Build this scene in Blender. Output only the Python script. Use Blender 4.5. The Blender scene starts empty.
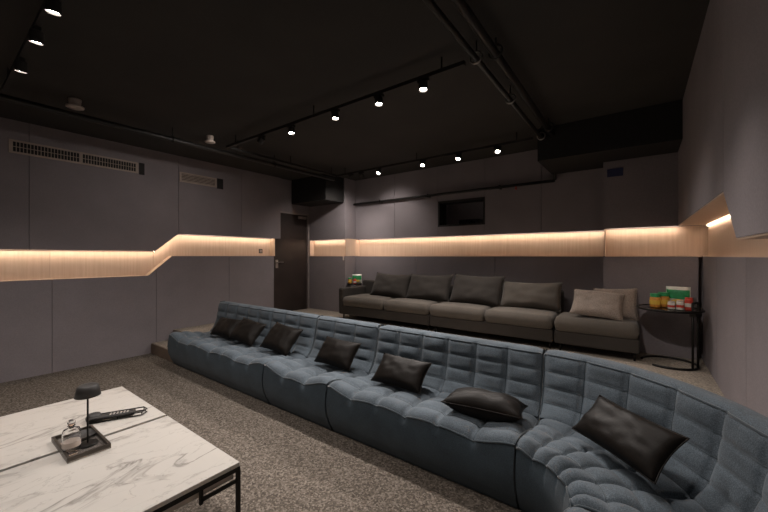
import bpy, bmesh, math, random
from mathutils import Vector, Matrix
from mathutils import noise as mnoise
random.seed(7)
PI = math.pi
S = bpy.context.scene
COL = S.collection
EYE = 1.49

# ---------------------------------------------------------------- camera, world, exposure
cam = bpy.data.cameras.new('camera'); cam.sensor_width = 36; cam.lens = 36*345/768; cam.clip_start = .05
co = bpy.data.objects.new('camera', cam); COL.objects.link(co)
co.location = (0, 0, EYE); co.rotation_euler = (PI/2, 0, math.atan2(.596, .803)); S.camera = co
w = bpy.data.worlds.new('world'); S.world = w; w.use_nodes = True
w.node_tree.nodes['Background'].inputs[0].default_value = (1, .85, .75, 1)
w.node_tree.nodes['Background'].inputs[1].default_value = 0.0
S.view_settings.view_transform = 'Standard'; S.view_settings.look = 'None'
S.view_settings.gamma = 1; S.view_settings.use_curve_mapping = False
S.view_settings.exposure = 0.2
SPOT_W = 80.0        # watts of each track spotlight
LED = 2.3            # niche strips
WARM = (1, .91, .85)

# ---------------------------------------------------------------- helpers
def tag(o, label=None, cat=None, group=None, kind=None):
    if label: o['label'] = label
    if cat: o['category'] = cat
    if group: o['group'] = group
    if kind: o['kind'] = kind
    return o
def empty(name, loc=(0, 0, 0), rz=0, label=None, cat=None, group=None, rx=0, ry=0):
    o = bpy.data.objects.new(name, None); COL.objects.link(o); o.empty_display_size = .05
    o.location = loc; o.rotation_euler = (rx, ry, rz)
    return tag(o, label, cat, group)
def obj(name, bm, mt, parent=None, smooth=False, loc=None, rot=None):
    me = bpy.data.meshes.new(name); bmesh.ops.recalc_face_normals(bm, faces=bm.faces); bm.to_mesh(me); bm.free()
    me.materials.append(mt)
    if smooth:
        for p in me.polygons: p.use_smooth = True
    o = bpy.data.objects.new(name, me); COL.objects.link(o)
    if parent: o.parent = parent
    if loc: o.location = loc
    if rot: o.rotation_euler = rot
    return o
def struct(name, bm, mt, smooth=False):
    return tag(obj(name, bm, mt, None, smooth), kind='structure')
def B(): return bmesh.new()
def box(bm, x0, x1, y0, y1, z0, z1, M=None, bev=0, seg=2):
    m = Matrix.Translation(((x0+x1)/2, (y0+y1)/2, (z0+z1)/2)) @ Matrix.Diagonal((abs(x1-x0), abs(y1-y0), abs(z1-z0), 1))
    r = bmesh.ops.create_cube(bm, size=1, matrix=m)
    vs = r['verts']
    if bev:
        es = list({e for v in vs for e in v.link_edges})
        rr = bmesh.ops.bevel(bm, geom=es, offset=bev, segments=seg, affect='EDGES', profile=.5)
        vs = list({v for f in rr['faces'] for v in f.verts} | {v for v in vs if v.is_valid})
    if M is not None: bmesh.ops.transform(bm, matrix=M, verts=vs)
    return bm
def cyl(bm, p0, p1, r0, r1=None, seg=16, caps=True):
    p0 = Vector(p0); p1 = Vector(p1); r1 = r0 if r1 is None else r1
    d = p1-p0; q = d.to_track_quat('Z', 'Y').to_matrix()
    rings = []
    for p, r in ((p0, r0), (p1, r1)):
        rings.append([bm.verts.new(p+q@Vector((r*math.cos(2*PI*i/seg), r*math.sin(2*PI*i/seg), 0))) for i in range(seg)])
    for i in range(seg):
        bm.faces.new((rings[0][i], rings[0][(i+1)%seg], rings[1][(i+1)%seg], rings[1][i]))
    if caps:
        bm.faces.new(rings[0][::-1]); bm.faces.new(rings[1])
    return bm
def lathe(bm, prof, seg=24, c=(0, 0, 0)):
    c = Vector(c); rings = []
    for r, z in prof:
        rings.append([bm.verts.new(c+Vector((max(r, 1e-4)*math.cos(2*PI*i/seg), max(r, 1e-4)*math.sin(2*PI*i/seg), z))) for i in range(seg)])
    for a, b in zip(rings, rings[1:]):
        for i in range(seg): bm.faces.new((a[i], a[(i+1)%seg], b[(i+1)%seg], b[i]))
    bm.faces.new(rings[0][::-1]); bm.faces.new(rings[-1])
    return bm
def tube(bm, pts, r, seg=8, closed=False):
    pts = [Vector(p) for p in pts]; n = len(pts); rings = []
    up = Vector((0, 0, 1)); prev = None
    for i, p in enumerate(pts):
        if closed: t = pts[(i+1)%n]-pts[i-1]
        else: t = pts[min(i+1, n-1)]-pts[max(i-1, 0)]
        t.normalize()
        if prev is None:
            a = up if abs(t.z) < .95 else Vector((1, 0, 0)); x = t.cross(a).normalized()
        else: x = (prev-t*prev.dot(t)).normalized()
        prev = x; y = t.cross(x)
        rings.append([bm.verts.new(p+x*r*math.cos(2*PI*k/seg)+y*r*math.sin(2*PI*k/seg)) for k in range(seg)])
    m = n if closed else n-1
    for i in range(m):
        a, b = rings[i], rings[(i+1)%n]
        for k in range(seg): bm.faces.new((a[k], a[(k+1)%seg], b[(k+1)%seg], b[k]))
    if not closed: bm.faces.new(rings[0][::-1]); bm.faces.new(rings[-1])
    return bm
def prism(bm, poly, f0, f1):
    """poly: 2D points; f0, f1 turn one into the near and far 3D point"""
    a = [bm.verts.new(f0(*p)) for p in poly]; b = [bm.verts.new(f1(*p)) for p in poly]
    n = len(poly)
    bm.faces.new(a); bm.faces.new(b[::-1])
    for i in range(n): bm.faces.new((a[i], b[i], b[(i+1)%n], a[(i+1)%n]))
    return bm
def interp(pl, s):
    if s <= pl[0][0]: return pl[0][1]
    for (a, va), (b, vb) in zip(pl, pl[1:]):
        if s <= b: return va+(vb-va)*(s-a)/(b-a) if b > a else vb
    return pl[-1][1]
def panels(bm, cuts, bot, top, f0, f1, gap=.005):
    """strips of wall panel between the cuts; bot/top are polylines of (s, z)"""
    for a, b in zip(cuts, cuts[1:]):
        a2, b2 = a+gap/2, b-gap/2
        mb = [s for s, _ in bot if a2 < s < b2]; mt = [s for s, _ in top if a2 < s < b2]
        poly = [(s, interp(bot, s)) for s in [a2]+mb+[b2]]+[(s, interp(top, s)) for s in [b2]+mt[::-1]+[a2]]
        prism(bm, poly, f0, f1)
    return bm

# ---------------------------------------------------------------- materials
def nt(name):
    m = bpy.data.materials.new(name); m.use_nodes = True
    return m, m.node_tree, m.node_tree.nodes['Principled BSDF']
def simple(name, col, rough=.6, metal=0, noise_amt=.12, scale=8, bump=0, spec=.5, coat=0):
    m, t, b = nt(name)
    b.inputs['Roughness'].default_value = rough; b.inputs['Metallic'].default_value = metal
    b.inputs['Specular IOR Level'].default_value = spec; b.inputs['Coat Weight'].default_value = coat
    tc = t.nodes.new('ShaderNodeTexCoord'); nz = t.nodes.new('ShaderNodeTexNoise'); nz.inputs['Scale'].default_value = scale
    nz.inputs['Detail'].default_value = 4
    t.links.new(tc.outputs['Object'], nz.inputs['Vector'])
    r = t.nodes.new('ShaderNodeValToRGB'); t.links.new(nz.outputs['Fac'], r.inputs[0])
    r.color_ramp.elements[0].position = .3; r.color_ramp.elements[1].position = .7
    r.color_ramp.elements[0].color = (*[c*(1-noise_amt) for c in col], 1); r.color_ramp.elements[1].color = (*[min(1, c*(1+noise_amt)) for c in col], 1)
    t.links.new(r.outputs[0], b.inputs['Base Color'])
    if bump:
        bp = t.nodes.new('ShaderNodeBump'); bp.inputs['Strength'].default_value = bump; bp.inputs['Distance'].default_value = .002
        n2 = t.nodes.new('ShaderNodeTexNoise'); n2.inputs['Scale'].default_value = scale*30; t.links.new(tc.outputs['Object'], n2.inputs['Vector'])
        t.links.new(n2.outputs['Fac'], bp.inputs['Height']); t.links.new(bp.outputs[0], b.inputs['Normal'])
    return m
def fabric(name, col, amt=.3, scale=160, sheen=.3, rough=.9, scale2=3):
    m, t, b = nt(name)
    b.inputs['Roughness'].default_value = rough; b.inputs['Specular IOR Level'].default_value = .2
    b.inputs['Sheen Weight'].default_value = sheen; b.inputs['Sheen Roughness'].default_value = .5
    tc = t.nodes.new('ShaderNodeTexCoord')
    n1 = t.nodes.new('ShaderNodeTexNoise'); n1.inputs['Scale'].default_value = scale; n1.inputs['Detail'].default_value = 2
    n2 = t.nodes.new('ShaderNodeTexNoise'); n2.inputs['Scale'].default_value = scale2; n2.inputs['Detail'].default_value = 3
    for n in (n1, n2): t.links.new(tc.outputs['Object'], n.inputs['Vector'])
    mx = t.nodes.new('ShaderNodeMath'); mx.operation = 'MULTIPLY_ADD'; mx.inputs[1].default_value = .35; t.links.new(n2.outputs['Fac'], mx.inputs[0])
    m2 = t.nodes.new('ShaderNodeMath'); m2.operation = 'MULTIPLY'; m2.inputs[1].default_value = .65; t.links.new(n1.outputs['Fac'], m2.inputs[0]); t.links.new(m2.outputs[0], mx.inputs[2])
    r = t.nodes.new('ShaderNodeValToRGB'); t.links.new(mx.outputs[0], r.inputs[0])
    r.color_ramp.elements[0].position = .38; r.color_ramp.elements[1].position = .62
    r.color_ramp.elements[0].color = (*[c*(1-amt) for c in col], 1); r.color_ramp.elements[1].color = (*[c*(1+amt) for c in col], 1)
    t.links.new(r.outputs[0], b.inputs['Base Color'])
    bp = t.nodes.new('ShaderNodeBump'); bp.inputs['Strength'].default_value = .25; bp.inputs['Distance'].default_value = .002
    t.links.new(n1.outputs['Fac'], bp.inputs['Height']); t.links.new(bp.outputs[0], b.inputs['Normal'])
    return m
def emis(name, col, s):
    m, t, b = nt(name); b.inputs['Base Color'].default_value = (*col, 1)
    b.inputs['Emission Color'].default_value = (*col, 1); b.inputs['Emission Strength'].default_value = s
    return m
def carpet(name, base, lo, hi):
    m, t, b = nt(name); b.inputs['Roughness'].default_value = 1; b.inputs['Specular IOR Level'].default_value = .1
    tc = t.nodes.new('ShaderNodeTexCoord')
    v = t.nodes.new('ShaderNodeTexVoronoi'); v.inputs['Scale'].default_value = 95; t.links.new(tc.outputs['Object'], v.inputs['Vector'])
    n = t.nodes.new('ShaderNodeTexNoise'); n.inputs['Scale'].default_value = 45; n.inputs['Detail'].default_value = 3; t.links.new(tc.outputs['Object'], n.inputs['Vector'])
    sp = t.nodes.new('ShaderNodeSeparateColor'); t.links.new(v.outputs['Color'], sp.inputs[0])
    ad = t.nodes.new('ShaderNodeMath'); ad.operation = 'ADD'; t.links.new(sp.outputs[0], ad.inputs[0]); t.links.new(n.outputs['Fac'], ad.inputs[1])
    ha = t.nodes.new('ShaderNodeMath'); ha.operation = 'MULTIPLY'; ha.inputs[1].default_value = .5; t.links.new(ad.outputs[0], ha.inputs[0])
    r = t.nodes.new('ShaderNodeValToRGB'); t.links.new(ha.outputs[0], r.inputs[0])
    e = r.color_ramp.elements; e[0].position = .2; e[0].color = (*lo, 1); e[1].position = .78; e[1].color = (*hi, 1)
    x = e.new(.5); x.color = (*base, 1)
    t.links.new(r.outputs[0], b.inputs['Base Color'])
    bp = t.nodes.new('ShaderNodeBump'); bp.inputs['Strength'].default_value = .6; bp.inputs['Distance'].default_value = .006
    t.links.new(ha.outputs[0], bp.inputs['Height']); t.links.new(bp.outputs[0], b.inputs['Normal'])
    return m
def marble(name):
    m, t, b = nt(name); b.inputs['Roughness'].default_value = .3; b.inputs['Specular IOR Level'].default_value = .4
    tc = t.nodes.new('ShaderNodeTexCoord')
    mp = t.nodes.new('ShaderNodeMapping'); mp.inputs['Rotation'].default_value = (0, 0, .35); mp.inputs['Scale'].default_value = (1.9, .8, 1)
    t.links.new(tc.outputs['Object'], mp.inputs[0])
    def vein(scale, off, wid, dist):
        n = t.nodes.new('ShaderNodeTexNoise'); n.inputs['Scale'].default_value = scale; n.inputs['Detail'].default_value = 6; n.inputs['Distortion'].default_value = dist
        n.inputs['Roughness'].default_value = .55
        a = t.nodes.new('ShaderNodeVectorMath'); a.operation = 'ADD'; a.inputs[1].default_value = (off, off*1.7, off)
        t.links.new(mp.outputs[0], a.inputs[0]); t.links.new(a.outputs[0], n.inputs['Vector'])
        s = t.nodes.new('ShaderNodeMath'); s.operation = 'SUBTRACT'; s.inputs[1].default_value = .5; t.links.new(n.outputs['Fac'], s.inputs[0])
        ab = t.nodes.new('ShaderNodeMath'); ab.operation = 'ABSOLUTE'; t.links.new(s.outputs[0], ab.inputs[0])
        mr = t.nodes.new('ShaderNodeMapRange'); mr.inputs['From Max'].default_value = wid; mr.inputs['To Min'].default_value = 1; mr.inputs['To Max'].default_value = 0
        t.links.new(ab.outputs[0], mr.inputs[0]); return mr.outputs[0]
    a = vein(1.7, 3.1, .022, 1.0); c = vein(3.6, 8.2, .012, .8)
    g = t.nodes.new('ShaderNodeTexNoise'); g.inputs['Scale'].default_value = 2.3; t.links.new(mp.outputs[0], g.inputs['Vector'])
    gm = t.nodes.new('ShaderNodeMapRange'); gm.inputs['From Min'].default_value = .36; gm.inputs['From Max'].default_value = .65; t.links.new(g.outputs['Fac'], gm.inputs[0])
    m1 = t.nodes.new('ShaderNodeMath'); m1.operation = 'MULTIPLY'; t.links.new(c, m1.inputs[0]); m1.inputs[1].default_value = .3
    ad = t.nodes.new('ShaderNodeMath'); ad.operation = 'MULTIPLY_ADD'; t.links.new(a, ad.inputs[0]); t.links.new(gm.outputs[0], ad.inputs[1]); t.links.new(m1.outputs[0], ad.inputs[2]); ad.use_clamp = True
    r = t.nodes.new('ShaderNodeValToRGB'); r.color_ramp.elements[0].color = (.44, .42, .39, 1); r.color_ramp.elements[1].color = (.11, .10, .09, 1)
    t.links.new(ad.outputs[0], r.inputs[0]); t.links.new(r.outputs[0], b.inputs['Base Color'])
    return m
def wood(name, axis):
    m, t, b = nt(name); b.inputs['Roughness'].default_value = .55
    tc = t.nodes.new('ShaderNodeTexCoord'); mp = t.nodes.new('ShaderNodeMapping')
    mp.inputs['Scale'].default_value = (26, 26, 1.2)
    t.links.new(tc.outputs['Object'], mp.inputs[0])
    n = t.nodes.new('ShaderNodeTexNoise'); n.inputs['Scale'].default_value = 1.8; n.inputs['Detail'].default_value = 5; t.links.new(mp.outputs[0], n.inputs['Vector'])
    r = t.nodes.new('ShaderNodeValToRGB'); r.color_ramp.elements[0].position = .3; r.color_ramp.elements[1].position = .7
    r.color_ramp.elements[0].color = (.54, .40, .30, 1); r.color_ramp.elements[1].color = (.61, .465, .355, 1)
    t.links.new(n.outputs['Fac'], r.inputs[0]); t.links.new(r.outputs[0], b.inputs['Base Color'])
    return m
def glass(name, col=(1, 1, 1), rough=0.0, ior=1.45):
    m, t, b = nt(name); b.inputs['Base Color'].default_value = (*col, 1); b.inputs['Transmission Weight'].default_value = 1
    b.inputs['Roughness'].default_value = rough; b.inputs['IOR'].default_value = ior
    return m

M_wall = fabric('wall_felt', (.220, .196, .205), .08, 120, .0, .95)
M_wallup = M_wall
M_dark = simple('black_paint', (.012, .010, .009), .7, noise_amt=.2)
M_ceil = simple('ceiling_paint', (.026, .0235, .0205), .85, noise_amt=.15, scale=2)
M_duct = simple('duct_paint', (.010, .009, .008), .8)
M_wood = wood('oak_veneer', 0)
M_carpet = carpet('speckled_carpet', (.105, .089, .074), (.050, .042, .035), (.20, .173, .148))
M_carpet2 = carpet('beige_carpet', (.26, .225, .185), (.17, .145, .12), (.37, .32, .265))
M_riser = simple('riser_board', (.12, .085, .062), .7)
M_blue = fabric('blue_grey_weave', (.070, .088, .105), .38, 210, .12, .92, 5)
M_blue_shade = fabric('blue_grey_weave_shade', (.038, .053, .066), .3, 230, .08, .92, 5)  # same weave darkened to put shade on the base and front faces
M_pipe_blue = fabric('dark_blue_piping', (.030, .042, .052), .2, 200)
M_black_vel = fabric('black_velvet', (.0075, .006, .005), .25, 90, .0, .5); M_black_vel.node_tree.nodes['Principled BSDF'].inputs['Specular IOR Level'].default_value = .12
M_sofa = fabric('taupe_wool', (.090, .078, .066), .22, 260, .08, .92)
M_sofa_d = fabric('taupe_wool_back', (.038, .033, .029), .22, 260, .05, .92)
M_pil = fabric('beige_linen', (.21, .172, .145), .3, 120, .1, .9)
M_metal = simple('black_metal', (.014, .013, .012), .38, .6, noise_amt=.05)
M_steel = simple('brushed_steel', (.45, .43, .41), .32, 1, noise_amt=.05)
M_pipe = simple('painted_pipe', (.013, .012, .011), .5, .2)
M_gal = simple('galvanised_pipe', (.027, .024, .021), .5, .6)
M_marble = marble('white_marble')
M_tablebody = simple('white_lacquer', (.52, .48, .44), .5, noise_amt=.04)
M_door = simple('dark_wood_door', (.030, .021, .018), .42, noise_amt=.2, scale=3)
M_frame = simple('grey_door_frame', (.26, .22, .21), .5)
M_led = emis('led_strip', (1, .81, .64), LED*13)
M_led2 = emis('led_strip_dim', (1, .81, .64), LED*7)
M_lamp = emis('lamp_lens', (1, .90, .80), 60)
M_vent = simple('vent_paint', (.36, .29, .245), .6)
M_ventin = simple('vent_inside', (.012, .010, .010), .8)
M_white = simple('white_plastic', (.55, .50, .45), .45, noise_amt=.04)
M_cream = simple('cream_plastic', (.5, .42, .37), .5, noise_amt=.04)
M_glass = glass('clear_glass')
M_smoke = glass('smoked_glass', (.12, .12, .12), .05)
M_green = simple('green_print', (.03, .28, .10), .4, noise_amt=.2, scale=30)
M_orange = simple('orange_snack', (.62, .27, .05), .4, noise_amt=.3, scale=60)
M_red = simple('red_print', (.50, .05, .03), .4, noise_amt=.2, scale=30)
M_bag = simple('white_foil', (.62, .62, .56), .35, noise_amt=.1, scale=20)
M_yel = simple('yellow_print', (.65, .42, .06), .4)
M_rubber = simple('black_rubber', (.02, .018, .017), .6)
M_btn = simple('pale_buttons', (.45, .42, .39), .5)
M_tray = simple('tray_mirror', (.34, .31, .28), .25, .7, noise_amt=.03)
M_bronze = simple('bronze_rim', (.055, .046, .038), .4, .5)
M_bluesign = simple('dull_blue_sign', (.02, .025, .08), .5)

# ---------------------------------------------------------------- structure
XL, XR, XRU, YB, YM, YF = -6.02, .57, .355, 5.27, 5.60, -2.6
ZC, PL = 3.11, .31
ND = .12            # niche depth
X1, X2 = -4.92, -.385  # jogs of the back wall
b = B(); box(b, XL-.3, XR+.3, YF-.1, YM+.2, -.1, 0); struct('floor', b, M_carpet)
b = B()
box(b, XL, XR, 2.93, YM, .0, PL)
box(b, XL, -5.165, 2.44, 2.93, 0, PL)
struct('floor_platform', b, M_carpet2)
b = B(); box(b, XL, -5.165, 2.13, 2.44, 0, .155); struct('floor_step', b, M_carpet2)
b = B(); box(b, XL+.001, -5.165, 2.118, 2.13, 0, .148); box(b, XL+.001, -5.165, 2.428, 2.44, .156, PL-.008); struct('trim_riser', b, M_riser)
b = B(); box(b, XL-.3, XR+.3, YF-.1, YM+.2, ZC, ZC+.1); struct('ceiling', b, M_ceil)

fL0 = lambda y, z: (XL, y, z); fL1 = lambda y, z: (XL-ND-.02, y, z)
lowL = [(YF, 1.19), (2.08, 1.19), (2.415, EYE), (4.33, EYE)]
topL = [(YF, 1.565), (2.17, 1.565), (2.50, 1.847), (4.45, 1.847)]
b = B()
panels(b, [YF, -1.4, -.2, 1.01, 2.19, 3.37, 4.33], [(YF, 0), (4.33, 0)], lowL, fL0, fL1)
fU0 = lambda y, z: (XL+.03, y, z)
panels(b, [YF, -1.0, .8, 2.50, 3.6, 4.47], topL+[(4.47, 1.847)], [(YF, ZC), (4.5, ZC)], fU0, fL1)
box(b, XL-.22, XL-ND-.021, YF, 4.34, 0, ZC)                 # backing
box(b, XL-.22, XL-ND-.021, 4.34, YB+.1, 2.42, ZC)
box(b, XL-ND-.021, XL, 4.47, YB, 2.425, ZC)                 # over the door
struct('wall_left', b, M_wall)
b = B()
panels(b, [YF, -1.4, -.2, 1.01, 2.19, 3.37, 4.33], [(s, z-.02) for s, z in lowL], [(s, z+.02) for s, z in topL[:-1]]+[(4.33, 1.867)], lambda y, z: (XL-ND, y, z), fL1, .002)
for (a, za), (c, zc) in zip(lowL, lowL[1:]):                # ledge board
    prism(b, [(a, za-.006), (c, zc-.006), (c, zc+.004), (a, za+.004)], lambda y, z: (XL-.001, y, z), fL1)
box(b, XL-ND, XL+.028, 4.325, 4.335, EYE, 1.847)
struct('trim_1', b, M_wood)

# right wall
b = B()
panels(b, [YF, -1.5, -.3, .9, 2.1, 3.3, 4.4, YB], [(YF, 0), (YB, 0)], [(YF, EYE), (YB, EYE)], lambda y, z: (XR, y, z), lambda y, z: (XR+.12, y, z))
topR = [(YF, 1.573), (2.24, 1.573), (2.55, 1.835), (YB, 1.85)]
panels(b, [YF, -1.5, -.2, 1.2, 2.55, 4.0, YB], topR, [(YF, ZC), (YB, ZC)], lambda y, z: (XRU, y, z), lambda y, z: (XR+.12, y, z))
box(b, XR+.12, XR+.2, YF, YB+.2, 0, ZC)
struct('wall_right', b, M_wall)
b = B()
box(b, XR+.05, XR+.06, YF, YB+.06, EYE-.01, 1.90)
box(b, XR-.001, XR+.06, YF, YB+.06, EYE-.008, EYE+.003)
for (a, za), (c, zc) in zip(topR, topR[1:]):                # soffit in veneer
    prism(b, [(a, za-.008), (c, zc-.008), (c, zc), (a, za)], lambda y, z: (XRU+.004, y, z), lambda y, z: (XR+.055, y, z))
struct('trim_2', b, M_wood)

# back wall: left bay, recessed middle, right bay
b = B()
def bp(x0, x1, z0, z1, Y, cuts=()):
    c = [x0]+list(cuts)+[x1]
    for p, q in zip(c, c[1:]): box(b, p+.003, q-.003, Y, Y+ND+.03, z0, z1)
bp(XL, X1, PL, EYE, YB); bp(XL, X1, 1.84, ZC, YB)
bp(X1, X2, PL, EYE, YM, (-3.4, -1.9))
bp(X2, XR-.035, PL, EYE, YB); bp(X2, XR, 1.84, 2.70, YB)
WX0, WX1, WZ0, WZ1 = -2.94, -2.07, 2.015, 2.475
bp(X1, WX0, 1.84, ZC, YM, (-3.9,)); bp(WX1, X2, 1.84, ZC, YM, (-1.2,))
bp(WX0, WX1, 1.84, WZ0, YM); bp(WX0, WX1, WZ1, ZC, YM)
box(b, XL-.2, X1-.004, YB+ND+.03, YM+.12, 0, ZC)            # cores behind the bays
box(b, X2+.012, XR+.2, YB+ND+.03, YM+.12, 0, ZC)
box(b, X1-.004, WX0, YM+ND+.03, YM+.2, 0, ZC); box(b, WX1, X2+.012, YM+ND+.03, YM+.2, 0, ZC)
box(b, WX0, WX1, YM+ND+.03, YM+.2, 0, WZ0); box(b, WX0, WX1, YM+ND+.03, YM+.2, WZ1, ZC)
box(b, X1-.02, X1+.0, YB+.002, YM+.1, 0, EYE-.002); box(b, X1-.02, X1, YB+.002, YM+.1, 1.842, ZC)
struct('wall_back', b, M_wall)
b = B()
for x0, x1, Y in ((XL, X1, YB), (X1, X2+.02, YM), (X2+.02, XR+.06, YB)):
    box(b, x0+.001, x1-.001, Y+ND, Y+ND+.02, EYE-.01, 1.86)
    box(b, x0+.001, x1-.001, Y-.002, Y+ND, EYE-.008, EYE+.003)
box(b, X1-.003, X1+.006, YB+.01, YM+ND, EYE, 1.85)
box(b, XL+.02, XL+.03, YB-.002, YB+ND, EYE, 1.85)
box(b, X2+.012, X2+.02, YB+.03, YM+ND, EYE, 1.85)
struct('trim_3', b, M_wood)
b = B(); box(b, XL-.2, XR+.2, YF-.2, YF-.05, 0, ZC); struct('wall_front', b, M_wall)

# bulkheads in the ceiling corners
b = B(); box(b, -1.05, XRU-.002, 4.70, YM-.002, 2.70, ZC-.001); struct('ceiling_bulkhead', b, M_duct)
b = B(); box(b, XL+.035, -4.95, 4.75, YB-.002, 2.60, ZC-.001); struct('ceiling_bulkhead', b, M_duct)

# door
b = B(); box(b, XL-.09, XL-.045, 4.345, YB-.035, PL, 2.395); d = struct('door_1', b, M_door)
b = B()
cyl(b, (XL-.045, 4.43, 1.36), (XL+.01, 4.43, 1.36), .011); cyl(b, (XL+.005, 4.42, 1.36), (XL+.005, 4.56, 1.36), .010)
box(b, XL-.045, XL-.038, 4.40, 4.46, 1.24, 1.41)
obj('door_handle', b, M_steel, d)
b = B(); box(b, XL-.045, XL+.0, 4.98, 5.19, 2.31, 2.37, bev=.006); obj('door_closer', b, M_frame, d)
b = B()
box(b, XL-.1, XL+.005, YB-.035, YB-.001, PL, 2.425); box(b, XL-.1, XL+.005, 4.335, YB-.035, 2.395, 2.425)
struct('trim_4', b, M_frame)
b = B(); box(b, XL-.13, XL-.1, 4.34, YB+.1, 0, 2.5); struct('wall_behind_door', b, M_dark)

# projection window in the back wall
b = B()
for x0, x1, z0, z1 in ((WX0, WX0+.03, WZ0, WZ1), (WX1-.03, WX1, WZ0, WZ1), (WX0, WX1, WZ0, WZ0+.03), (WX0, WX1, WZ1-.03, WZ1)):
    box(b, x0, x1, YM-.004, YM+.28, z0, z1)
wn = struct('window_1', b, M_dark)
b = B(); box(b, WX0+.03, WX1-.03, YM+.10, YM+.106, WZ0+.03, WZ1-.03); obj('pane', b, M_glass, wn)
b = B(); box(b, WX0-.3, WX1+.3, YM+.9, YM+.95, 1.7, 2.8); box(b, WX0-.3, WX0-.25, YM+.2, YM+.9, 1.7, 2.8); box(b, WX1+.25, WX1+.3, YM+.2, YM+.9, 1.7, 2.8)
box(b, WX0-.3, WX1+.3, YM+.2, YM+.95, 1.65, 1.7); box(b, WX0-.3, WX1+.3, YM+.2, YM+.95, 2.8, 2.85)
struct('wall_booth', b, M_wall)
t = empty('fill_tube', (-2.3, YM+.45, 2.78), 0, 'faint pale tube added to brighten the inside of the projector window', 'light')  # added glow that lightens the booth behind the pane
obj('tube', cyl(B(), (-.35, 0, 0), (.35, 0, 0), .012), emis('booth_fill', (1, .85, .75), 2.2), t, True)
obj('fitting', box(B(), -.36, .36, -.02, .02, .013, .0195), M_frame, t)
t = empty('projector', (-2.5, YM+.52, 1.70), 0, 'dark projector behind the small window high in the back wall', 'projector')
b = B(); box(b, -.2, .2, -.16, .16, .28, .46, bev=.02); obj('body', b, M_rubber, t)
b = B(); cyl(b, (.07, -.16, .37), (.07, -.215, .37), .055, .05, 20); obj('lens', b, M_smoke, t)
b = B(); cyl(b, (0, 0, .0), (0, 0, .28), .03); box(b, -.12, .12, -.12, .12, 0, .015); obj('stand', b, M_metal, t)

# ---------------------------------------------------------------- LED strips in the niches
def led(pts, label, side=-1, mt=None):
    b = B(); c = B()
    for p, q in zip(pts, pts[1:]):
        p = Vector(p); q = Vector(q); d = (q-p); L = d.length; R = d.to_track_quat('X', 'Z').to_matrix().to_4x4()
        box(b, .002, L-.002, -.006, .006, -.002, .004, Matrix.Translation(p) @ R)
        box(c, .002, L-.002, *(side*.008, side*.0105), -.004, .006, Matrix.Translation(p) @ R)
    t = empty('led_strip', (0, 0, 0), 0, label, 'led strip', 'led strips in the wall niches'); t.location = pts[0]
    for n, bb_, m in (('diffuser', b, mt or M_led), ('channel', c, M_frame)):
        bmesh.ops.translate(bb_, verts=bb_.verts, vec=-Vector(pts[0])); obj(n, bb_, m, t)
    return t
xs = XL-.055
led([(xs, YF+.05, 1.555), (xs, 2.175, 1.555), (xs, 2.50, 1.838), (xs, 4.31, 1.838)], 'glowing warm strip under the upper panels of the left wall niche')
led([(XL+.05, YB+.055, 1.832), (X1-.01, YB+.055, 1.832)], 'short glowing warm strip in the niche right beside the dark door')
led([(X1+.02, YM+.055, 1.832), (X2-.0, YM+.055, 1.832)], 'long glowing warm strip in the niche above the taupe sofa')
led([(X2+.04, YB+.055, 1.832), (XRU+.02, YB+.055, 1.832)], 'glowing warm strip in the niche above the right snack table')
led([(XR+.035, YB, 1.828), (XR+.035, 2.62, 1.822)], 'bright warm strip under the raised part of the right wall soffit', mt=M_led2)
led([(XR+.035, 2.2, 1.558), (XR+.035, YF+.05, 1.558)], 'warm strip under the lowered part of the right wall soffit')

# ---------------------------------------------------------------- air vents and fittings on the left wall
def vent(y0, y1, z0, z1, n, label, grid):
    t = empty('air_vent', (XL+.03, (y0+y1)/2, z0), 0, label, 'vent')
    L = (y1-y0)/2; H = z1-z0
    b = B(); box(b, 0, .012, -L, L, 0, .022); box(b, 0, .012, -L, L, H-.022, H); box(b, 0, .012, -L, -L+.03, .022, H-.022); box(b, 0, .012, L-.03, L, .022, H-.022)
    if n > 1: box(b, 0, .012, -.012, .012, .022, H-.022)
    obj('frame', b, M_vent, t)
    b = B(); box(b, .0, .003, -L+.03, L-.03, .022, H-.022); obj('backing', b, M_ventin, t)
    b = B()
    if grid:
        k = int(2*L/.03)
        for i in range(1, k): y = -L+2*L*i/k; box(b, .003, .010, y-.003, y+.003, .022, H-.022)
        box(b, .003, .010, -L+.03, L-.03, H/2-.003, H/2+.003)
    else:
        for i in range(5): z = .022+(H-.044)*(i+.5)/5; box(b, .003, .011, -L+.03, L-.03, z-.006, z+.006)
    obj('slats', b, M_vent, t)
    return t
vent(.63, 1.94, EYE+1.225, EYE+1.385, 2, 'long beige linear air vent high on the left wall', True)
vent(2.51, 3.12, EYE+1.205, EYE+1.365, 1, 'short slatted air vent high on the left wall, nearer the door', False)
b = B(); box(b, XL+.03, XL+.036, 1.95, 2.02, EYE+1.215, EYE+1.39); box(b, XL+.03, XL+.036, 3.13, 3.24, EYE+1.19, EYE+1.37); struct('trim_5', b, M_ventin)
t = empty('wall_switch', (XL-ND, 4.10, EYE+.055), 0, 'small dark square switch on the oak strip beside the door', 'switch')
b = B(); box(b, 0, .008, -.04, .04, -.0, .085, bev=.002); obj('plate', b, M_rubber, t)
b = B(); box(b, .008, .012, -.028, .028, .015, .07, bev=.001); obj('rocker', b, M_frame, t)
o = obj('wall_sensor', box(B(), X1-.05, X1-.02, YB-.02, YB-.001, EYE-.09, EYE-.005, bev=.004), M_white); tag(o, 'tiny white sensor on the back wall edge just under the oak strip', 'sensor')
o = obj('blue_sign', box(B(), -.34, -.17, YB-.012, YB-.001, 2.50, 2.60, bev=.002), M_bluesign); tag(o, 'small dull blue plate high on the right bay of the back wall', 'sign')

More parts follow.
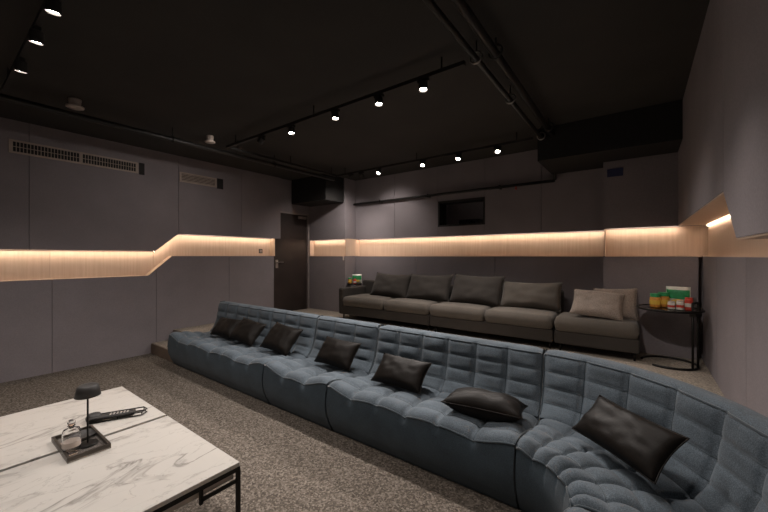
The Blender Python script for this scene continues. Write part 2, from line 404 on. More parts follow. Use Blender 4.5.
# ---------------------------------------------------------------- ceiling pipes and tracks
def pipe(name, pts, r, mt, label, cat='pipe', group=None, sq=None):
    t = empty(name, pts[0], 0, label, cat, group); o = Vector(pts[0])
    b = B()
    if sq:
        for p, q in zip(pts, pts[1:]):
            p = Vector(p)-o; q = Vector(q)-o; d = q-p; R = d.to_track_quat('X', 'Z').to_matrix().to_4x4()
            box(b, 0, d.length, -sq[0], sq[0], -sq[1], sq[1], Matrix.Translation(p) @ R)
    else:
        for p, q in zip(pts, pts[1:]): cyl(b, Vector(p)-o, Vector(q)-o, r, seg=12)
        for p in pts[1:-1]: bmesh.ops.create_uvsphere(b, u_segments=12, v_segments=8, radius=r*1.25, matrix=Matrix.Translation(Vector(p)-o))
    obj('run', b, mt, t, not sq)
    return t
def clamp(t, wp, r, mt, label=None):
    """ring hanger with a rod to the ceiling"""
    w = Vector(wp)-t.location; b = B()
    tube(b, [w+Vector((r*math.cos(a*PI/8), 0, r*math.sin(a*PI/8))) for a in range(16)], .007, 6, True)
    obj('hanger_ring', b, mt, t, True)
    b = B(); cyl(b, w+Vector((0, 0, r)), (w.x, w.y, ZC-t.location.z-.001), .006); obj('hanger_rod', b, M_pipe, t)
ZT = 2.985
p1 = pipe('ceiling_pipe', [(-.99, YF+.1, ZT), (-1.0, 5.0, ZT), (-1.0, 5.53, ZT), (-1.0, 5.53, 2.60)], .022, M_gal, 'slim grey metal pipe running to the back wall at the right end of the tracks')
for y in (2.5, 3.35, 4.62): clamp(p1, (-.99, y, ZT), .045, M_steel)
p2 = pipe('ceiling_pipe', [(-.84, YF+.1, ZT+.02), (-.88, 4.69, ZT+.02)], .03, M_pipe, 'thicker black pipe right beside the slim grey ceiling pipe')
for y in (2.55, 4.4): clamp(p2, (-.86, y, ZT+.02), .05, M_pipe)
p3 = pipe('ceiling_pipe', [(-4.72, YF+.1, 2.955), (-4.72, 4.74, 2.955)], .03, M_pipe, 'black ceiling pipe parallel to the left wall above the vents')
for y in (-.4, 1.9, 3.4): clamp(p3, (-4.72, y, 2.955), .04, M_pipe)
p4 = pipe('wall_pipe', [(-4.9, 5.53, 2.59), (-1.0, 5.53, 2.59)], .022, M_pipe, 'black pipe running level along the back wall above the projector window')
for x in (-4.2, -3.1, -1.8):
    b = B(); box(b, x-.012+4.9, x+.012+4.9, -.03, .069, -.03, .03); obj('bracket', b, M_pipe, p4)
o = obj('sprinkler_head', cyl(cyl(B(), (-1.55, 5.53, 2.567), (-1.55, 5.53, 2.53), .012), (-1.55, 5.53, 2.53), (-1.55, 5.53, 2.526), .022), M_red)
tag(o, 'tiny red sprinkler head under the back wall pipe', 'sprinkler')

def rail(pts, label, sq=(.017, .016)):
    return pipe('light_track', pts, 0, M_dark, label, 'light track', 'black light tracks', sq)
TY1, TY2, TX1, TX2 = 2.52, 4.65, -4.55, -1.09
rail([(TX1, TY1, ZT), (TX2, TY1, ZT)], 'black ceiling light track across the room carrying the four big bright spots')
rail([(TX1, TY2, ZT), (TX2, TY2, ZT)], 'black ceiling light track nearest the back wall with four small bright spots')
rail([(TX1, TY1+.03, ZT), (TX1, TY2-.03, ZT)], 'black ceiling track joining the two cross tracks on their left side')
rail([(-4.6, .456, ZT), (-.55, .456, ZT)], 'black ceiling light track above the marble tables')
rail([(-.45, .9, ZT), (-.45, 1.9, ZT)], 'short added black light track by the right wall, unseen past the top of the frame')  # unseen track added to carry two fill spots
rail([(-4.6, -1.3, ZT), (-.55, -1.3, ZT)], 'added black ceiling light track, unseen behind the camera')  # unseen track added for extra room brightness
for t_ in [o for o in bpy.data.objects if o.name.startswith('light_track')]:
    run = t_.children[0]
    xs_ = [v.co for v in run.data.vertices]; mx = max(v.x for v in xs_); my = max(v.y for v in xs_)
    for k in (.06, .5, .94):
        b = B(); cyl(b, (mx*k, my*k, .016), (mx*k, my*k, ZC-ZT-.001), .007); obj('hanger', b, M_dark, t_)
def spot(x, y, aim, label, group, on=True, power=1.0, cone=75):
    z = ZT-.017
    t = empty('track_spotlight', (x, y, z), 0, label, 'spotlight', group)
    b = B(); box(b, -.05, .05, -.015, .015, -.022, 0); cyl(b, (0, 0, -.022), (0, 0, -.035), .006); obj('adapter', b, M_dark, t)
    d = Vector(aim).normalized(); c = Vector((0, 0, -.042)); R = d.to_track_quat('-Z', 'Y').to_euler()
    b = B(); lathe(b, [(.020, .030), (.036, .025), (.038, -.045), (.034, -.045), (.032, -.030), (.002, -.030)], 20)
    obj('housing', b, M_rubber, t, False, c, R)
    if on:
        b = B(); cyl(b, (0, 0, -.031), (0, 0, -.036), .027, seg=20); obj('lens', b, M_lamp, t, False, c, R)
        L = bpy.data.lights.new('spot', 'SPOT'); L.energy = SPOT_W*power; L.color = WARM; L.spot_size = math.radians(cone*1.7); L.spot_blend = 1.0
        L.shadow_soft_size = .03
        lo = bpy.data.objects.new('lamp', L); COL.objects.link(lo); lo.parent = t; lo.location = c+d*.05; lo.rotation_euler = R
    return t
G1, G2, G3 = 'spots on the track above the tables', 'spots on the middle track', 'spots on the track by the back wall'
nm = ['leftmost', 'second from left', 'third from left', 'rightmost']
for k, x in enumerate((-3.18, -2.485, -1.93, -1.46)):
    spot(x, TY1, (.05, -.05, -1), f'bright spotlight, {nm[k]} of the four lit on the middle track', G2, True, (.7, 1.1, 1.1, 1.1)[k])
spot(-3.75, TY1, (-1, -.25, -.9), 'black spotlight turned to the left wall on the middle track', G2, True, .45)
for k, x in enumerate((-3.56, -2.70, -2.11, -1.54)):
    spot(x, TY2, (.05, -.5, -1), f'small bright spotlight, {nm[k]} of the four lit near the back wall', G3, True, (.9, 1.2, 1.2, 1.2)[k])
spot(-4.2, TY2, (-1.1, .6, -2), 'spotlight turned to the back wall left corner, near the door', G3, True, .9, 70)
spot(-3.95, TY2, (.1, 1, -1), 'dark spotlight turned to the back wall on the track near the door', G3, True, .45, 55)

for k, (x, n) in enumerate(((-2.69, 'top one, nearest the photo edge'), (-3.16, 'middle one'), (-3.75, 'lowest and farthest one'))):
    spot(x, .456, (-.2, .02, -1), f'spotlight facing down at the top left, {n} of the three', G1, True, (.5, .6, .9)[k], 72)
for x, n in ((-2.1, 'directly over the joint of the marble tables'), (-1.5, 'between the marble tables and the camera side'), (-.9, 'at the right end of the near track')):
    spot(x, .456, (.05, .1, -1), 'added unseen spotlight past the top of the frame, '+n, G1, True, .45, 55)  # unseen extra spots added to light the marble tables
spot(-.45, 1.45, (.22, .45, -1), 'added unseen spotlight on the short track brightening the curved corner sofa', G2, True, .8, 38)  # added fill for the corner seat and its ridge
spot(-.45, 1.75, (.75, 3.1, -2.3), 'added unseen spotlight on the short track aimed at the right wall and snack table', G2, True, .9, 24)  # added fill for the right bay and lower wall
for x, n in ((-4.2, 'leftmost'), (-3.2, 'second from left'), (-2.2, 'third from left'), (-1.2, 'rightmost')):
    spot(x, -1.3, (0, .3, -1), n+' added fill spotlight on the unseen track behind the camera', 'added fill spots behind the camera', True, .12)  # rear spots added as weak fill for the whole room

def ceiling_cap(x, y, r, label, mt):
    t = empty('smoke_detector', (x, y, ZC-.02), 0, label, 'smoke detector')
    b = B(); lathe(b, [(r*.7, .019), (r*.7, 0.0), (r*.62, -.05), (r*.5, -.055)], 24); obj('base', b, mt, t, True)
    b = B(); lathe(b, [(r, -.055), (r, -.068), (r*.8, -.075)], 24); obj('rim', b, mt, t, True)
    return t
def at(u, v, z):
    d = (z-EYE)*345/(256-v); tt = (u-384)/345
    return d*(-.596+.803*tt), d*(.803+.596*tt)
x, y = at(75, 104, 3.06); ceiling_cap(x, y, .075, 'pale ceiling detector above the long vent, with flared rim', M_cream)
x, y = at(210, 141, 3.04); ceiling_cap(x, y, .065, 'smaller pale ceiling detector beside the left pipe, nearer the back', M_cream)

# ---------------------------------------------------------------- blue lounge sofas
def smooth_path(pts, n):
    """Catmull-Rom through pts, resampled to n+1 points by arc length"""
    P = [Vector(p) for p in pts]; P = [P[0]*2-P[1]]+P+[P[-1]*2-P[-2]]; out = []
    for i in range(1, len(P)-2):
        for k in range(20):
            t = k/20; a, b_, c, d = P[i-1], P[i], P[i+1], P[i+2]
            out.append(.5*((2*b_)+(c-a)*t+(2*a-5*b_+4*c-d)*t*t+(3*b_-a-3*c+d)*t**3))
    out.append(P[-2]); L = [0]
    for a, b_ in zip(out, out[1:]): L.append(L[-1]+(b_-a).length)
    res = []; j = 0
    for k in range(n+1):
        s = L[-1]*k/n
        while j < len(L)-2 and L[j+1] < s: j += 1
        f = (s-L[j])/max(L[j+1]-L[j], 1e-9); res.append(out[j]*(1-f)+out[j+1]*f)
    return res
SEAT = [(0, .365), (.035, .388), (.12, .395), (.30, .375), (.47, .35), (.545, .37)]
BACK = [(.545, .37), (.60, .43), (.64, .53), (.665, .66), (.683, .775)]
def make_blue(name, label, loc, width, cols, radius=None, angle=None, seed=1):
    t = empty(name, loc, 0, label, 'sofa', 'blue tufted lounge sofas')
    if radius is None:
        W = width; mp = lambda s, r, z: Vector((s, r, z))
    else:
        W = angle                                       # s runs as an angle from +Y towards +X
        mp = lambda s, r, z: Vector(((radius+r)*math.sin(s), (radius+r)*math.cos(s), z))
    NS = cols*12; e = .004 if radius is None else .006
    S0, S1 = e, W-e
    def cushion(prof, rows, amp, nrow, lip):
        pts = smooth_path([(r, z, 0) for r, z in prof], nrow*rows); n = len(pts)
        b = B(); g = []
        for i in range(NS+1):
            f = i/NS; s = S0+(S1-S0)*f; cf = abs(math.sin(PI*f*cols)); col = []
            ci = min(int(f*cols), cols-1)
            for j, p in enumerate(pts):
                tn = pts[min(j+1, n-1)]-pts[max(j-1, 0)]; nr = Vector((-tn.y, tn.x)).normalized()
                h = j/(n-1); rf = abs(math.sin(PI*h*rows)) if not (lip and h*rows < 1) else (abs(math.sin(PI*(h*rows*.5+.5))) if h*rows > .5 else .15+.85*math.sin(PI*h*rows))
                rr = rf**.4 if lip and h*rows < 1 else ((.30+.70*rf**.4) if lip else (.50+.50*rf**.4))
                a = amp*(cf**.5)*rr-.012*math.exp(-(cf/.18)**2)*(0 if i in (0, NS) else 1)
                a += amp*.35*mnoise.noise(Vector((f*cols*1.3+seed*7, h*rows*1.4, seed)))*cf*rf
                edge = min(f, 1-f)*(W if radius is None else W*(radius+.4)); sag = -.022*max(0, 1-edge/.045)**2*h
                lift = (.042*math.exp(-(edge/.16)**2)+.012*math.sin(edge*9+seed))*(1-h)**1.5 if lip else 0
                q = p.x+nr.x*(a+sag), p.y+nr.y*(a+sag)+lift
                col.append(b.verts.new(mp(s, q[0], q[1])))
            g.append(col)
        for i in range(NS):
            for j in range(n-1): b.faces.new((g[i][j], g[i+1][j], g[i+1][j+1], g[i][j+1]))
        front = [v.co.copy() for v in [c[0] for c in g]]; back = [v.co.copy() for v in [c[-1] for c in g]]
        sides = [[v.co.copy() for v in g[0]], [v.co.copy() for v in g[-1]]]
        st = B()                                         # dark tubes standing in for shade in the seam grooves
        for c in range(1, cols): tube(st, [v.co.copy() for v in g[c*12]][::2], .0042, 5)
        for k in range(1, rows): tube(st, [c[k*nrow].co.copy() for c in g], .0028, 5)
        obj('seam_shade', st, M_pipe_blue, t, True)
        return b, front, back, sides
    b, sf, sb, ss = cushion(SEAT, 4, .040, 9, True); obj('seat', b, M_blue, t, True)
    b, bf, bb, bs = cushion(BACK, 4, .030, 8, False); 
    # the soft top ridge, part of the backrest
    obj('backrest', b, M_blue, t, True)
    b = B(); rows = []
    for i, p in enumerate(bb):
        f = i/NS; s = S0+(S1-S0)*f; col = [b.verts.new(p)]
        sg = -.015*max(0, 1-min(f, 1-f)*30)
        for r, z in ((.690, .790), (.71, .803), (.775, .801), (.795, .786), (.80, .765)): col.append(b.verts.new(mp(s, r, z+sg)))
        rows.append(col)
    for a, c in zip(rows, rows[1:]):
        for j in range(len(a)-1): b.faces.new((a[j], c[j], c[j+1], a[j+1]))
    obj('top_ridge', b, M_blue, t, True)
    # base: front, back and both sides as one shell
    b = B(); NFR = [(.0, None), (-.018, .33), (-.024, .27), (-.012, .18), (.022, .09), (.06, .03), (.066, .012)]
    cols_f = []
    for i, p in enumerate(sf):
        f = i/NS; s = S0+(S1-S0)*f; col = [b.verts.new(p)]
        for r, z in NFR[1:]: col.append(b.verts.new(mp(s, r, z)))
        cols_f.append(col)
    for a, c in zip(cols_f, cols_f[1:]):
        for j in range(len(a)-1): b.faces.new((a[j], a[j+1], c[j+1], c[j]))
    cols_b = []
    for i in range(NS+1):
        s = S0+(S1-S0)*i/NS
        cols_b.append([b.verts.new(mp(s, r, z)) for r, z in ((.80, .765), (.80, .5), (.80, .2), (.78, .012))])
    for a, c in zip(cols_b, cols_b[1:]):
        for j in range(3): b.faces.new((a[j], c[j], c[j+1], a[j+1]))
    for k, s in ((0, S0), (1, S1)):
        top = ss[k]+bs[k][1:]
        cf_ = [mp(s, r, z) for r, z in NFR[1:]][::-1]
        # side wall as quads from the top outline down to the floor line
        base_r = [.06+(.78-.06)*i/(len(top)-1) for i in range(len(top))]
        tv = [b.verts.new(p) for p in top]; lo = [b.verts.new(mp(s, r, .012)) for r in base_r]
        for i in range(len(top)-1): b.faces.new((tv[i], tv[i+1], lo[i+1], lo[i]))
        fr = [tv[0]]+[b.verts.new(mp(s, r, z)) for r, z in NFR[1:-1]]+[lo[0]]; b.faces.new(fr)
        bk = [b.verts.new(mp(s, r, z)) for r, z in ((.71, .80), (.78, .80), (.80, .765), (.80, .2))]
        b.faces.new([tv[-1]]+bk+[lo[-1]])
    obj('base', b, M_blue_shade, t, True)
    m_ = t.children[-1].modifiers.new('split', 'EDGE_SPLIT'); m_.split_angle = math.radians(50)
    # piping along the front lip, the sides and the ridge
    b = B(); ln = sf[::2]+([sf[-1]] if len(sf) % 2 == 0 else [])
    off = Vector((0, 0, .003)); tube(b, [p+off for p in ln], .0065, 6); obj('front_piping', b, M_pipe_blue, t, True)
    b = B(); tube(b, [p+Vector((0, 0, .004)) for p in bb[::2]], .0065, 6); obj('ridge_piping', b, M_pipe_blue, t, True)
    for k in (0, 1):
        b = B(); tube(b, (ss[k]+bs[k][1:])[::2], .0065, 6); obj('side_piping', b, M_pipe_blue, t, True)
    return t
make_blue('tufted_sofa', 'long blue grey tufted sofa module at the left end by the step', (-5.13, 2.02, 0), 2.16, 8, seed=1)
make_blue('tufted_sofa', 'narrow blue grey tufted sofa module, second from the left, with one cushion', (-2.96, 2.02, 0), .87, 3, seed=2)
make_blue('tufted_sofa', 'blue grey tufted sofa module in the middle with two black cushions', (-2.08, 2.02, 0), 1.51, 6, seed=3)
make_blue('tufted_sofa', 'curved blue grey tufted corner module nearest the right wall', (-.564, 1.69, 0), None, 6, radius=.33, angle=PI/2-.005, seed=4)
t5 = make_blue('tufted_sofa', 'blue grey tufted sofa module past the corner, mostly below the frame', (-.245, 1.675, 0), 1.48, 6, seed=5)
t5.rotation_euler = (0, 0, -PI/2)

# ---------------------------------------------------------------- cushions
def pillow(name, w, h, th, loc, rz, lean, mt, label, group, roll=0, seed=0, seam=True, cat='cushion', sag=.0, N=22, pin=.075):
    b = B(); fr, bk = [], []
    for i in range(N+1):
        ra, rb = [], []
        for j in range(N+1):
            u, v = -1+2*i/N, -1+2*j/N
            x = u*w/2*(1-pin*(1-v*v)*abs(u)**3); z = v*h/2*(1-pin*(1-u*u)*abs(v)**3)
            T = th/2*max(0, (1-u**4))**.55*max(0, (1-v**4))**.55*(1-.35*(u*u+v*v)/2)
            wr = 1+.14*mnoise.noise(Vector((u*2.2+seed*3, v*2.2, seed)))
            wr2 = .006*mnoise.noise(Vector((u*5+seed, v*3+seed*2, seed*1.3)))*(1-u*u*v*v)
            zz = z-sag*(1-abs(v))*0-sag*(v+1)/2*(1-u*u)
            y = T*wr
            bd = i in (0, N) or j in (0, N)
            va = b.verts.new((x, -y-(0 if bd else wr2), zz)); ra.append(va)
            rb.append(va if bd else b.verts.new((x, y+wr2, zz)))
        fr.append(ra); bk.append(rb)
    for i in range(N):
        for j in range(N):
            b.faces.new((fr[i][j], fr[i+1][j], fr[i+1][j+1], fr[i][j+1]))
            b.faces.new((bk[i][j], bk[i][j+1], bk[i+1][j+1], bk[i+1][j]))
    ring = [fr[i][0].co.copy() for i in range(N)]+[fr[N][j].co.copy() for j in range(N)]+[fr[N-i][N].co.copy() for i in range(N)]+[fr[0][N-j].co.copy() for j in range(N)]
    t = empty(name, loc, rz, label, cat, group)
    t.rotation_mode = 'XYZ'
    t.rotation_euler = (Matrix.Rotation(rz, 3, 'Z') @ Matrix.Rotation(-lean, 3, 'X') @ Matrix.Rotation(roll, 3, 'Y')).to_euler()
    obj('cover', b, mt, t, True)
    b = B(); tube(b, ring, .0035, 6, True); obj('seam', b, mt, t, True)
    return t
G = 'black velvet cushions on the blue sofas'
R_ = math.radians
pillow('throw_cushion', .47, .27, .14, (-4.43, 2.44, .54), R_(4), R_(40), M_black_vel, 'black velvet cushion leaning at the far left end of the blue sofas', G, R_(0), 1)
pillow('throw_cushion', .45, .31, .14, (-3.92, 2.43, .555), R_(10), R_(42), M_black_vel, 'black velvet cushion between two others on the leftmost blue module', G, R_(8), 2)
pillow('throw_cushion', .46, .33, .15, (-3.26, 2.44, .56), R_(6), R_(42), M_black_vel, 'black velvet cushion at the right end of the leftmost blue module', G, R_(6), 3)
pillow('throw_cushion', .45, .28, .15, (-2.38, 2.44, .545), R_(4), R_(40), M_black_vel, 'black velvet cushion alone on the narrow second blue module', G, R_(2), 4)
pillow('throw_cushion', .47, .27, .14, (-1.60, 2.39, .525), R_(4), R_(46), M_black_vel, 'black velvet cushion leaning upright on the middle blue module', G, R_(2), 5)
pillow('throw_cushion', .52, .28, .17, (-.85, 2.29, .485), R_(8), R_(96), M_black_vel, 'black velvet cushion lying flat on the seat of the middle module', G, 0, 6)
pillow('throw_cushion', .50, .26, .13, (-.07, 2.17, .575), R_(-42), R_(46), M_black_vel, 'large black velvet lumbar cushion on the curved corner module', G, 0, 7)

# ---------------------------------------------------------------- taupe sofa on the platform
def soft(bm, x0, x1, y0, y1, z0, z1, r=.04, crown=.015):
    """rounded upholstered block with a slightly crowned top"""
    nx, ny = 14, 12
    box(bm, x0, x1, y0, y1, z0, z1, bev=r, seg=4)
    cx, cy = (x0+x1)/2, (y0+y1)/2
    return bm
def cushion_block(name, t, x0, x1, y0, y1, z0, z1, mt, crown=.02, r=.05, N=12):
    b = B(); g = {}
    # a superellipsoid-like block
    for side in (1, -1):
        for i in range(N+1):
            for j in range(N+1):
                u, v = -1+2*i/N, -1+2*j/N
                u = math.copysign(1-(1-abs(u))**1.7, u); v = math.copysign(1-(1-abs(v))**1.7, v)
                k = (max(0, 1-abs(u)**26)*max(0, 1-abs(v)**26))**.3
                zc, hz = (z0+z1)/2, (z1-z0)/2
                z = zc+side*(hz*k*(.86+.14*k)+(crown*(1-u*u)*(1-v*v) if side > 0 else 0))
                bd = i in (0, N) or j in (0, N)
                if side == -1 and bd: g[side, i, j] = g[1, i, j]; continue
                g[side, i, j] = b.verts.new(((x0+x1)/2+u*(x1-x0)/2*.998, (y0+y1)/2+v*(y1-y0)/2*.998, z))
    for side in (1, -1):
        for i in range(N):
            for j in range(N):
                q = [g[side, i, j], g[side, i+1, j], g[side, i+1, j+1], g[side, i, j+1]]
                b.faces.new(q if side > 0 else q[::-1])
    return obj(name, b, mt, t, True)
def legs(t, pts, h=.10):
    for x, y in pts:
        b = B(); cyl(b, (x, y, 0), (x, y, h), .012, .016, 12); obj('leg', b, M_metal, t, True)
YS = 4.70; Z0 = PL
def mod(x0, x1, seats, label, arm=False, back=True):
    t = empty('sofa_module', (x0, YS, Z0), 0, label, 'sofa', 'modules of the taupe sofa')
    W = x1-x0; D = .86 if back else .50
    a = .13 if arm else 0
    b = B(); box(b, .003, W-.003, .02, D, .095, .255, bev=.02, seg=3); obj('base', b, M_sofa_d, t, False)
    for p, q in zip(seats, seats[1:]):
        cushion_block('seat_cushion', t, p-x0+.003, q-x0-.003, 0, (.66 if back else D), .25, .43, M_sofa)
    if back:
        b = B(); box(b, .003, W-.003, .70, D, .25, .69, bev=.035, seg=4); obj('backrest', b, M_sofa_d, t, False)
    if arm:
        b = B(); box(b, .0, .12, .01, .84, .10, .585, bev=.04, seg=4)
        for v in b.verts: v.co.x -= max(0, v.co.z-.2)*.02
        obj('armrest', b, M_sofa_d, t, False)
    legs(t, [(.06, .10), (W-.05, .10), (.06, D-.08), (W-.05, D-.08)])
    return t
mod(-4.57, -2.635, [-4.46, -3.52, -2.635], 'taupe fabric sofa module with armrest, left end of the rear sofa', arm=True)
mod(-2.625, -.875, [-2.625, -1.755, -.875], 'taupe fabric sofa module in the middle of the rear sofa')
mod(-.865, 0.0, [-.865, 0.0], 'backless taupe sofa module with two beige pillows at the right end', back=False)
G = 'loose back cushions on the taupe sofa'
for k, (x, l, rl) in enumerate(((-3.66, 'first loose taupe back cushion, nearest the armrest', .02), (-2.87, 'second loose taupe back cushion from the armrest', -.02),
                            (-2.03, 'third loose taupe back cushion from the armrest', .015), (-1.24, 'fourth loose taupe back cushion, slumped at the open end', -.02))):
    h = (.47, .48, .50, .42)[k]
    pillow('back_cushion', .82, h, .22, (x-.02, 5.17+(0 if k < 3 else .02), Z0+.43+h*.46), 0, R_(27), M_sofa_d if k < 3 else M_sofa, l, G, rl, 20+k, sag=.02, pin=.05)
G = 'beige pillows on the taupe sofa'
pillow('throw_pillow', .54, .40, .15, (-.42, 4.90, Z0+.60), R_(6), R_(46), M_pil, 'light beige pillow in front on the backless taupe seat', G, R_(6), 31)
pillow('throw_pillow', .46, .42, .14, (-.25, 5.07, Z0+.60), R_(-4), R_(32), M_pil, 'light beige pillow tucked behind the other on the backless seat', G, R_(-4), 32)

# ---------------------------------------------------------------- side tables
def side_table(x, y, rz, label, R=.30):
    t = empty('side_table', (x, y, PL), rz, label, 'side table', 'round black side tables')
    b = B(); lathe(b, [(R-.012, .603), (R-.012, .610), (0, .610)], 40); obj('glass_top', b, M_smoke, t)
    b = B(); tube(b, [(R*math.cos(a*PI/24), R*math.sin(a*PI/24), .605) for a in range(48)], .013, 8, True); obj('top_rim', b, M_metal, t, True)
    # open ring base: gap at the front left
    b = B(); k_ = R/.30
    b.free(); b = B(); tube(b, [(.26*k_*math.cos(a), .26*k_*math.sin(a), .013) for a in [R_(-95)+R_(300)*k/36 for k in range(37)]], .012, 8); obj('base_ring', b, M_metal, t, True)
    for dy in (-.045, .045):
        b = B(); tube(b, [(.257*k_, dy, .013), (.257*k_, dy, .35), (.257*k_, dy, .695)], .011, 8); obj('post', b, M_metal, t, True)
    b = B(); tube(b, [(.257*k_, -.045, .694), (.257*k_, 0, .694), (.257*k_, .045, .694)], .011, 8); obj('handle', b, M_metal, t, True)
    b = B(); box(b, .257*k_-.022, .257*k_+.028, -.06, .06, .555, .60); obj('clamp', b, M_metal, t)
    return t
TBx, TBy = .255, 4.90
side_table(TBx, TBy, R_(-32), 'round black metal side table with smoked top by the right wall', .28)
side_table(-4.75, 5.37, PI*.5, 'round black side table in the corner behind the left armrest', .15)
ZTOP = PL+.612
def jar(x, y, z, s, label, group, body=M_orange, lid=M_green):
    t = empty('snack_jar', (x, y, z), 0, label, 'snack jar', group)
    b = B(); lathe(b, [(.036*s, .001), (.042*s, .01), (.043*s, .085*s), (.036*s, .10*s)], 20); obj('body', b, body, t, True)
    b = B(); lathe(b, [(.040*s, .101*s), (.040*s, .128*s), (.038*s, .132*s)], 20); obj('lid', b, lid, t)
    b = B(); lathe(b, [(.0445*s, .03*s), (.0445*s, .07*s)], 20); obj('wrap_label', b, M_yel, t)
    return t
def bag(x, y, z, w, h, rz, label):
    t = empty('snack_bag', (x, y, z), rz, label, 'snack bag', 'snack bags on the side tables')
    b = B(); N = 10; g = {}
    for sd in (-1, 1):
        for i in range(N+1):
            for j in range(N+1):
                u, v = -1+2*i/N, j/N; T = .035*(max(0, 1-u**4))**.6*(max(0, 1-(2*v-1)**4))**.5
                g[sd, i, j] = b.verts.new((u*w/2, sd*(T+.0005)+.005*mnoise.noise(Vector((u*3, v*4, sd))), v*h+.002))
    for sd in (-1, 1):
        for i in range(N):
            for j in range(N): b.faces.new([g[sd, i, j], g[sd, i+1, j], g[sd, i+1, j+1], g[sd, i, j+1]])
    ed = [(i, 0) for i in range(N)]+[(N, j) for j in range(N)]+[(N-i, N) for i in range(N)]+[(0, N-j) for j in range(N)]
    for a, c in zip(ed, ed[1:]+ed[:1]): b.faces.new([g[-1, a[0], a[1]], g[-1, c[0], c[1]], g[1, c[0], c[1]], g[1, a[0], a[1]]])
    obj('pouch', b, M_bag, t, True)
    b = B(); N = 8                                     # printed green field on the front
    for i in range(N):
        for j in range(5):
            q = []
            for ii, jj in ((i, j), (i+1, j), (i+1, j+1), (i, j+1)):
                u = (-1+2*ii/N)*.93; v = .42+.44*jj/5; T = .035*(max(0, 1-u**4))**.6*(max(0, 1-(2*v-1)**4))**.5
                q.append(b.verts.new((u*w/2, -T-.006, v*h)))
            b.faces.new(q)
    obj('green_print', b, M_green, t)
    b = B(); bmesh.ops.create_uvsphere(b, u_segments=12, v_segments=8, radius=1, matrix=Matrix.Translation((.0, -.043, h*.28)) @ Matrix.Diagonal((w*.3, .006, h*.13, 1))); obj('orange_print', b, M_yel, t, True)
    return t
def can(x, y, z, h, r, mt, lid, name, label, cat):
    t = empty(name, (x, y, z), 0, label, cat)
    b = B(); lathe(b, [(r*.92, .001), (r, .006), (r, h-.01), (r*.92, h)], 20); obj('body', b, mt, t, True)
    b = B(); lathe(b, [(r*.94, h+.0005), (r*.94, h+.012)], 20); obj('lid', b, lid, t)
    b = B(); lathe(b, [(r*1.01, h*.3), (r*1.01, h*.62)], 20); obj('band', b, M_bag if mt is M_red else M_red, t)
jar(TBx-.12, TBy-.03, ZTOP, 1.15, 'orange snack jar with green lid, left one on the right table', 'snack jars')
jar(TBx-.045, TBy+.05, ZTOP, 1.22, 'orange snack jar with green lid beside the green and white bag', 'snack jars')
bag(TBx+.085, TBy+.13, ZTOP, .21, .225, R_(-8), 'green and white snack bag standing on the right side table')
can(TBx+.015, TBy-.09, ZTOP, .07, .033, M_bag, M_cream, 'snack tub', 'small white tub in front of the green and white bag', 'tub')
can(TBx+.085, TBy-.11, ZTOP, .085, .033, M_bag, M_cream, 'snack_tub', 'taller white tub beside the red can on the right table', 'tub')
can(TBx+.155, TBy-.10, ZTOP, .12, .035, M_red, M_red, 'snack_can', 'red can at the right end of the snacks on the right table', 'can')
for o in bpy.data.objects:
    if o.name == 'snack tub': o.name = 'snack_tub'
jar(-4.80, 5.29, ZTOP, .9, 'orange snack jar with green lid in the corner behind the armrest', 'snack jars')
bag(-4.72, 5.42, ZTOP, .20, .19, R_(35), 'green and white snack bag in the corner behind the left armrest')
can(-4.67, 5.29, ZTOP, .09, .034, M_red, M_red, 'snack_can', 'red can on the corner table behind the left armrest', 'can')

# ---------------------------------------------------------------- marble coffee tables
TH = .44
def coffee_table(x0, x1, y0, y1, label):
    t = empty('coffee_table', ((x0+x1)/2, (y0+y1)/2, 0), 0, label, 'coffee table', 'marble coffee tables')
    W, L = (x1-x0)/2, (y1-y0)/2
    b = B(); box(b, -W, W, -L, L, TH-.022, TH, bev=.002, seg=1); obj('tabletop', b, M_marble, t)
    b = B(); s = .009
    for sx in (-1, 1): box(b, sx*(W-.006)-s, sx*(W-.006)+s, -L, L, TH-.042, TH-.0225)
    for sy in (-1, 1): box(b, -W, W, sy*(L-.006)-s, sy*(L-.006)+s, TH-.042, TH-.0225)
    obj('frame', b, M_metal, t)
    for sx in (-1, 1):
        for sy in (-1, 1):
            b = B(); cx, cy = sx*(W-.006), sy*(L-.006); box(b, cx-s, cx+s, cy-s, cy+s, 0, TH-.042); obj('leg', b, M_metal, t)
    for sx in (-1, 1):                                  # short hooked rails beside the legs
        for sy in (-1, 1):
            b = B(); cx = sx*(W-.006); y_leg = sy*(L-.015); y_in = sy*(L-.19)
            box(b, cx-.007, cx+.007, min(y_leg, y_in), max(y_leg, y_in), TH-.098, TH-.084)
            box(b, cx-.007, cx+.007, y_in-.007, y_in+.007, TH-.11, TH-.042); obj('side_rail', b, M_metal, t)
    b = B(); box(b, -W+.022, W-.022, -L+.022, L-.022, TH-.082, TH-.0425); obj('drawer_box', b, M_tablebody, t)
    return t
coffee_table(-2.495, -1.64, -.22, .975, 'white marble coffee table with black metal legs, nearer the camera')
coffee_table(-3.355, -2.525, -.22, .975, 'white marble coffee table with black metal legs, nearer the left wall')
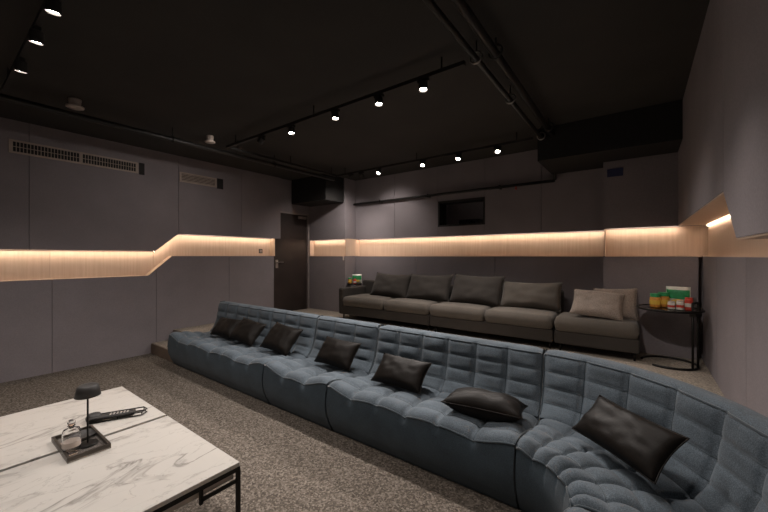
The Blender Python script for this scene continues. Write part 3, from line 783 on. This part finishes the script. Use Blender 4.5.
# tray across the joint
t = empty('serving_tray', (-2.495, .535, TH), 0, 'dark rectangular tray lying across the joint of the marble tables', 'tray')
b = B(); box(b, -.175, .175, -.09, .09, .001, .008); obj('base', b, M_tray, t)
b = B()
box(b, -.175, .175, -.09, -.078, .008, .028); box(b, -.175, .175, .078, .09, .008, .028); box(b, -.175, -.163, -.078, .078, .008, .028); box(b, .163, .175, -.078, .078, .008, .028)
obj('rim', b, M_bronze, t)
TZ = TH+.0085
t = empty('table_lamp', (-2.45, .555, TZ), 0, 'small black cordless table lamp standing on the dark tray', 'lamp')
b = B(); lathe(b, [(.045, 0), (.045, .008), (.04, .011), (.006, .012)], 28); obj('base', b, M_metal, t, False)
b = B(); cyl(b, (0, 0, .011), (0, 0, .29), .0045); obj('pole', b, M_metal, t)
b = B(); lathe(b, [(.058, .270), (.047, .325), (.040, .330), (.0, .331), (.0, .327), (.038, .326), (.044, .322), (.055, .270)], 32); obj('lamp_shade', b, M_rubber, t, True)
b = B(); lathe(b, [(.018, .29), (.018, .325)], 16); obj('bulb_housing', b, M_cream, t)
t = empty('glass_decanter', (-2.425, .482, TZ), 0, 'clear round glass bottle with stopper on the dark tray', 'bottle')
b = B(); lathe(b, [(.034, 0), (.038, .005), (.038, .03), (.038, .112), (.033, .124), (.014, .130), (.013, .140), (.017, .142), (.013, .143), (.010, .140), (.010, .131), (.030, .121), (.0355, .110), (.0355, .03), (.033, .010), (.0, .010)], 32); obj('body', b, M_glass, t, True)
b = B(); lathe(b, [(.0095, .128), (.0095, .145), (.016, .150), (.018, .162), (.010, .172), (.0, .173)], 16); obj('stopper', b, M_glass, t, True)
b = B(); lathe(b, [(.0385, .035), (.0385, .062)], 32); obj('wrap_label', b, M_cream, t)
t = empty('coaster_stack', (-2.58, .56, TZ), 0, 'round black dish on the tray beside the lamp', 'dish')
b = B(); lathe(b, [(.045, 0), (.062, .012), (.064, .016), (.058, .014), (.042, .005), (0, .005)], 28); obj('dish', b, M_rubber, t, True)
# remote in its holder
an = math.atan2(.897-.66, -2.67+2.79)
t = empty('remote_holder', (-2.725, .775, TH), an, 'open black wire holder on the far marble table beside the tray', 'holder')
b = B(); tube(b, [(-.15, -.04, .006), (.13, -.04, .006), (.15, 0, .006), (.13, .04, .006), (-.15, .04, .006)], .004, 6, True); obj('lower_loop', b, M_metal, t, True)
b = B(); tube(b, [(-.15, -.042, .026), (.13, -.042, .026), (.152, 0, .026), (.13, .042, .026), (-.15, .042, .026)], .004, 6, True)
for x, y in ((-.15, -.041), (.13, -.041), (.13, .041), (-.15, .041), (.0, -.041), (.0, .041)): cyl(b, (x, y, .006), (x, y, .026), .003, seg=6)
obj('upper_loop', b, M_metal, t, True)
t = empty('remote_control', (-2.735, .755, TH+.010), an, 'black remote control with pale buttons lying in the wire holder', 'remote control')
b = B(); box(b, -.13, .11, -.027, .027, .0, .020, bev=.006, seg=3); obj('body', b, M_rubber, t, False)
for i in range(6):
    for j in (-.009, .009):
        b = B(); lathe(b, [(.0055, .020), (.0055, .0225)], 10, (-.02+i*.018, j, 0)); obj('button', b, M_btn, t)
t = empty('microphone', (-2.80, .665, TH), an-.3, 'round black knob shaped device at the near end of the wire holder', 'device')
b = B(); lathe(b, [(.028, 0), (.040, .008), (.042, .024), (.032, .042), (.0, .046)], 20); obj('body', b, M_rubber, t, True)
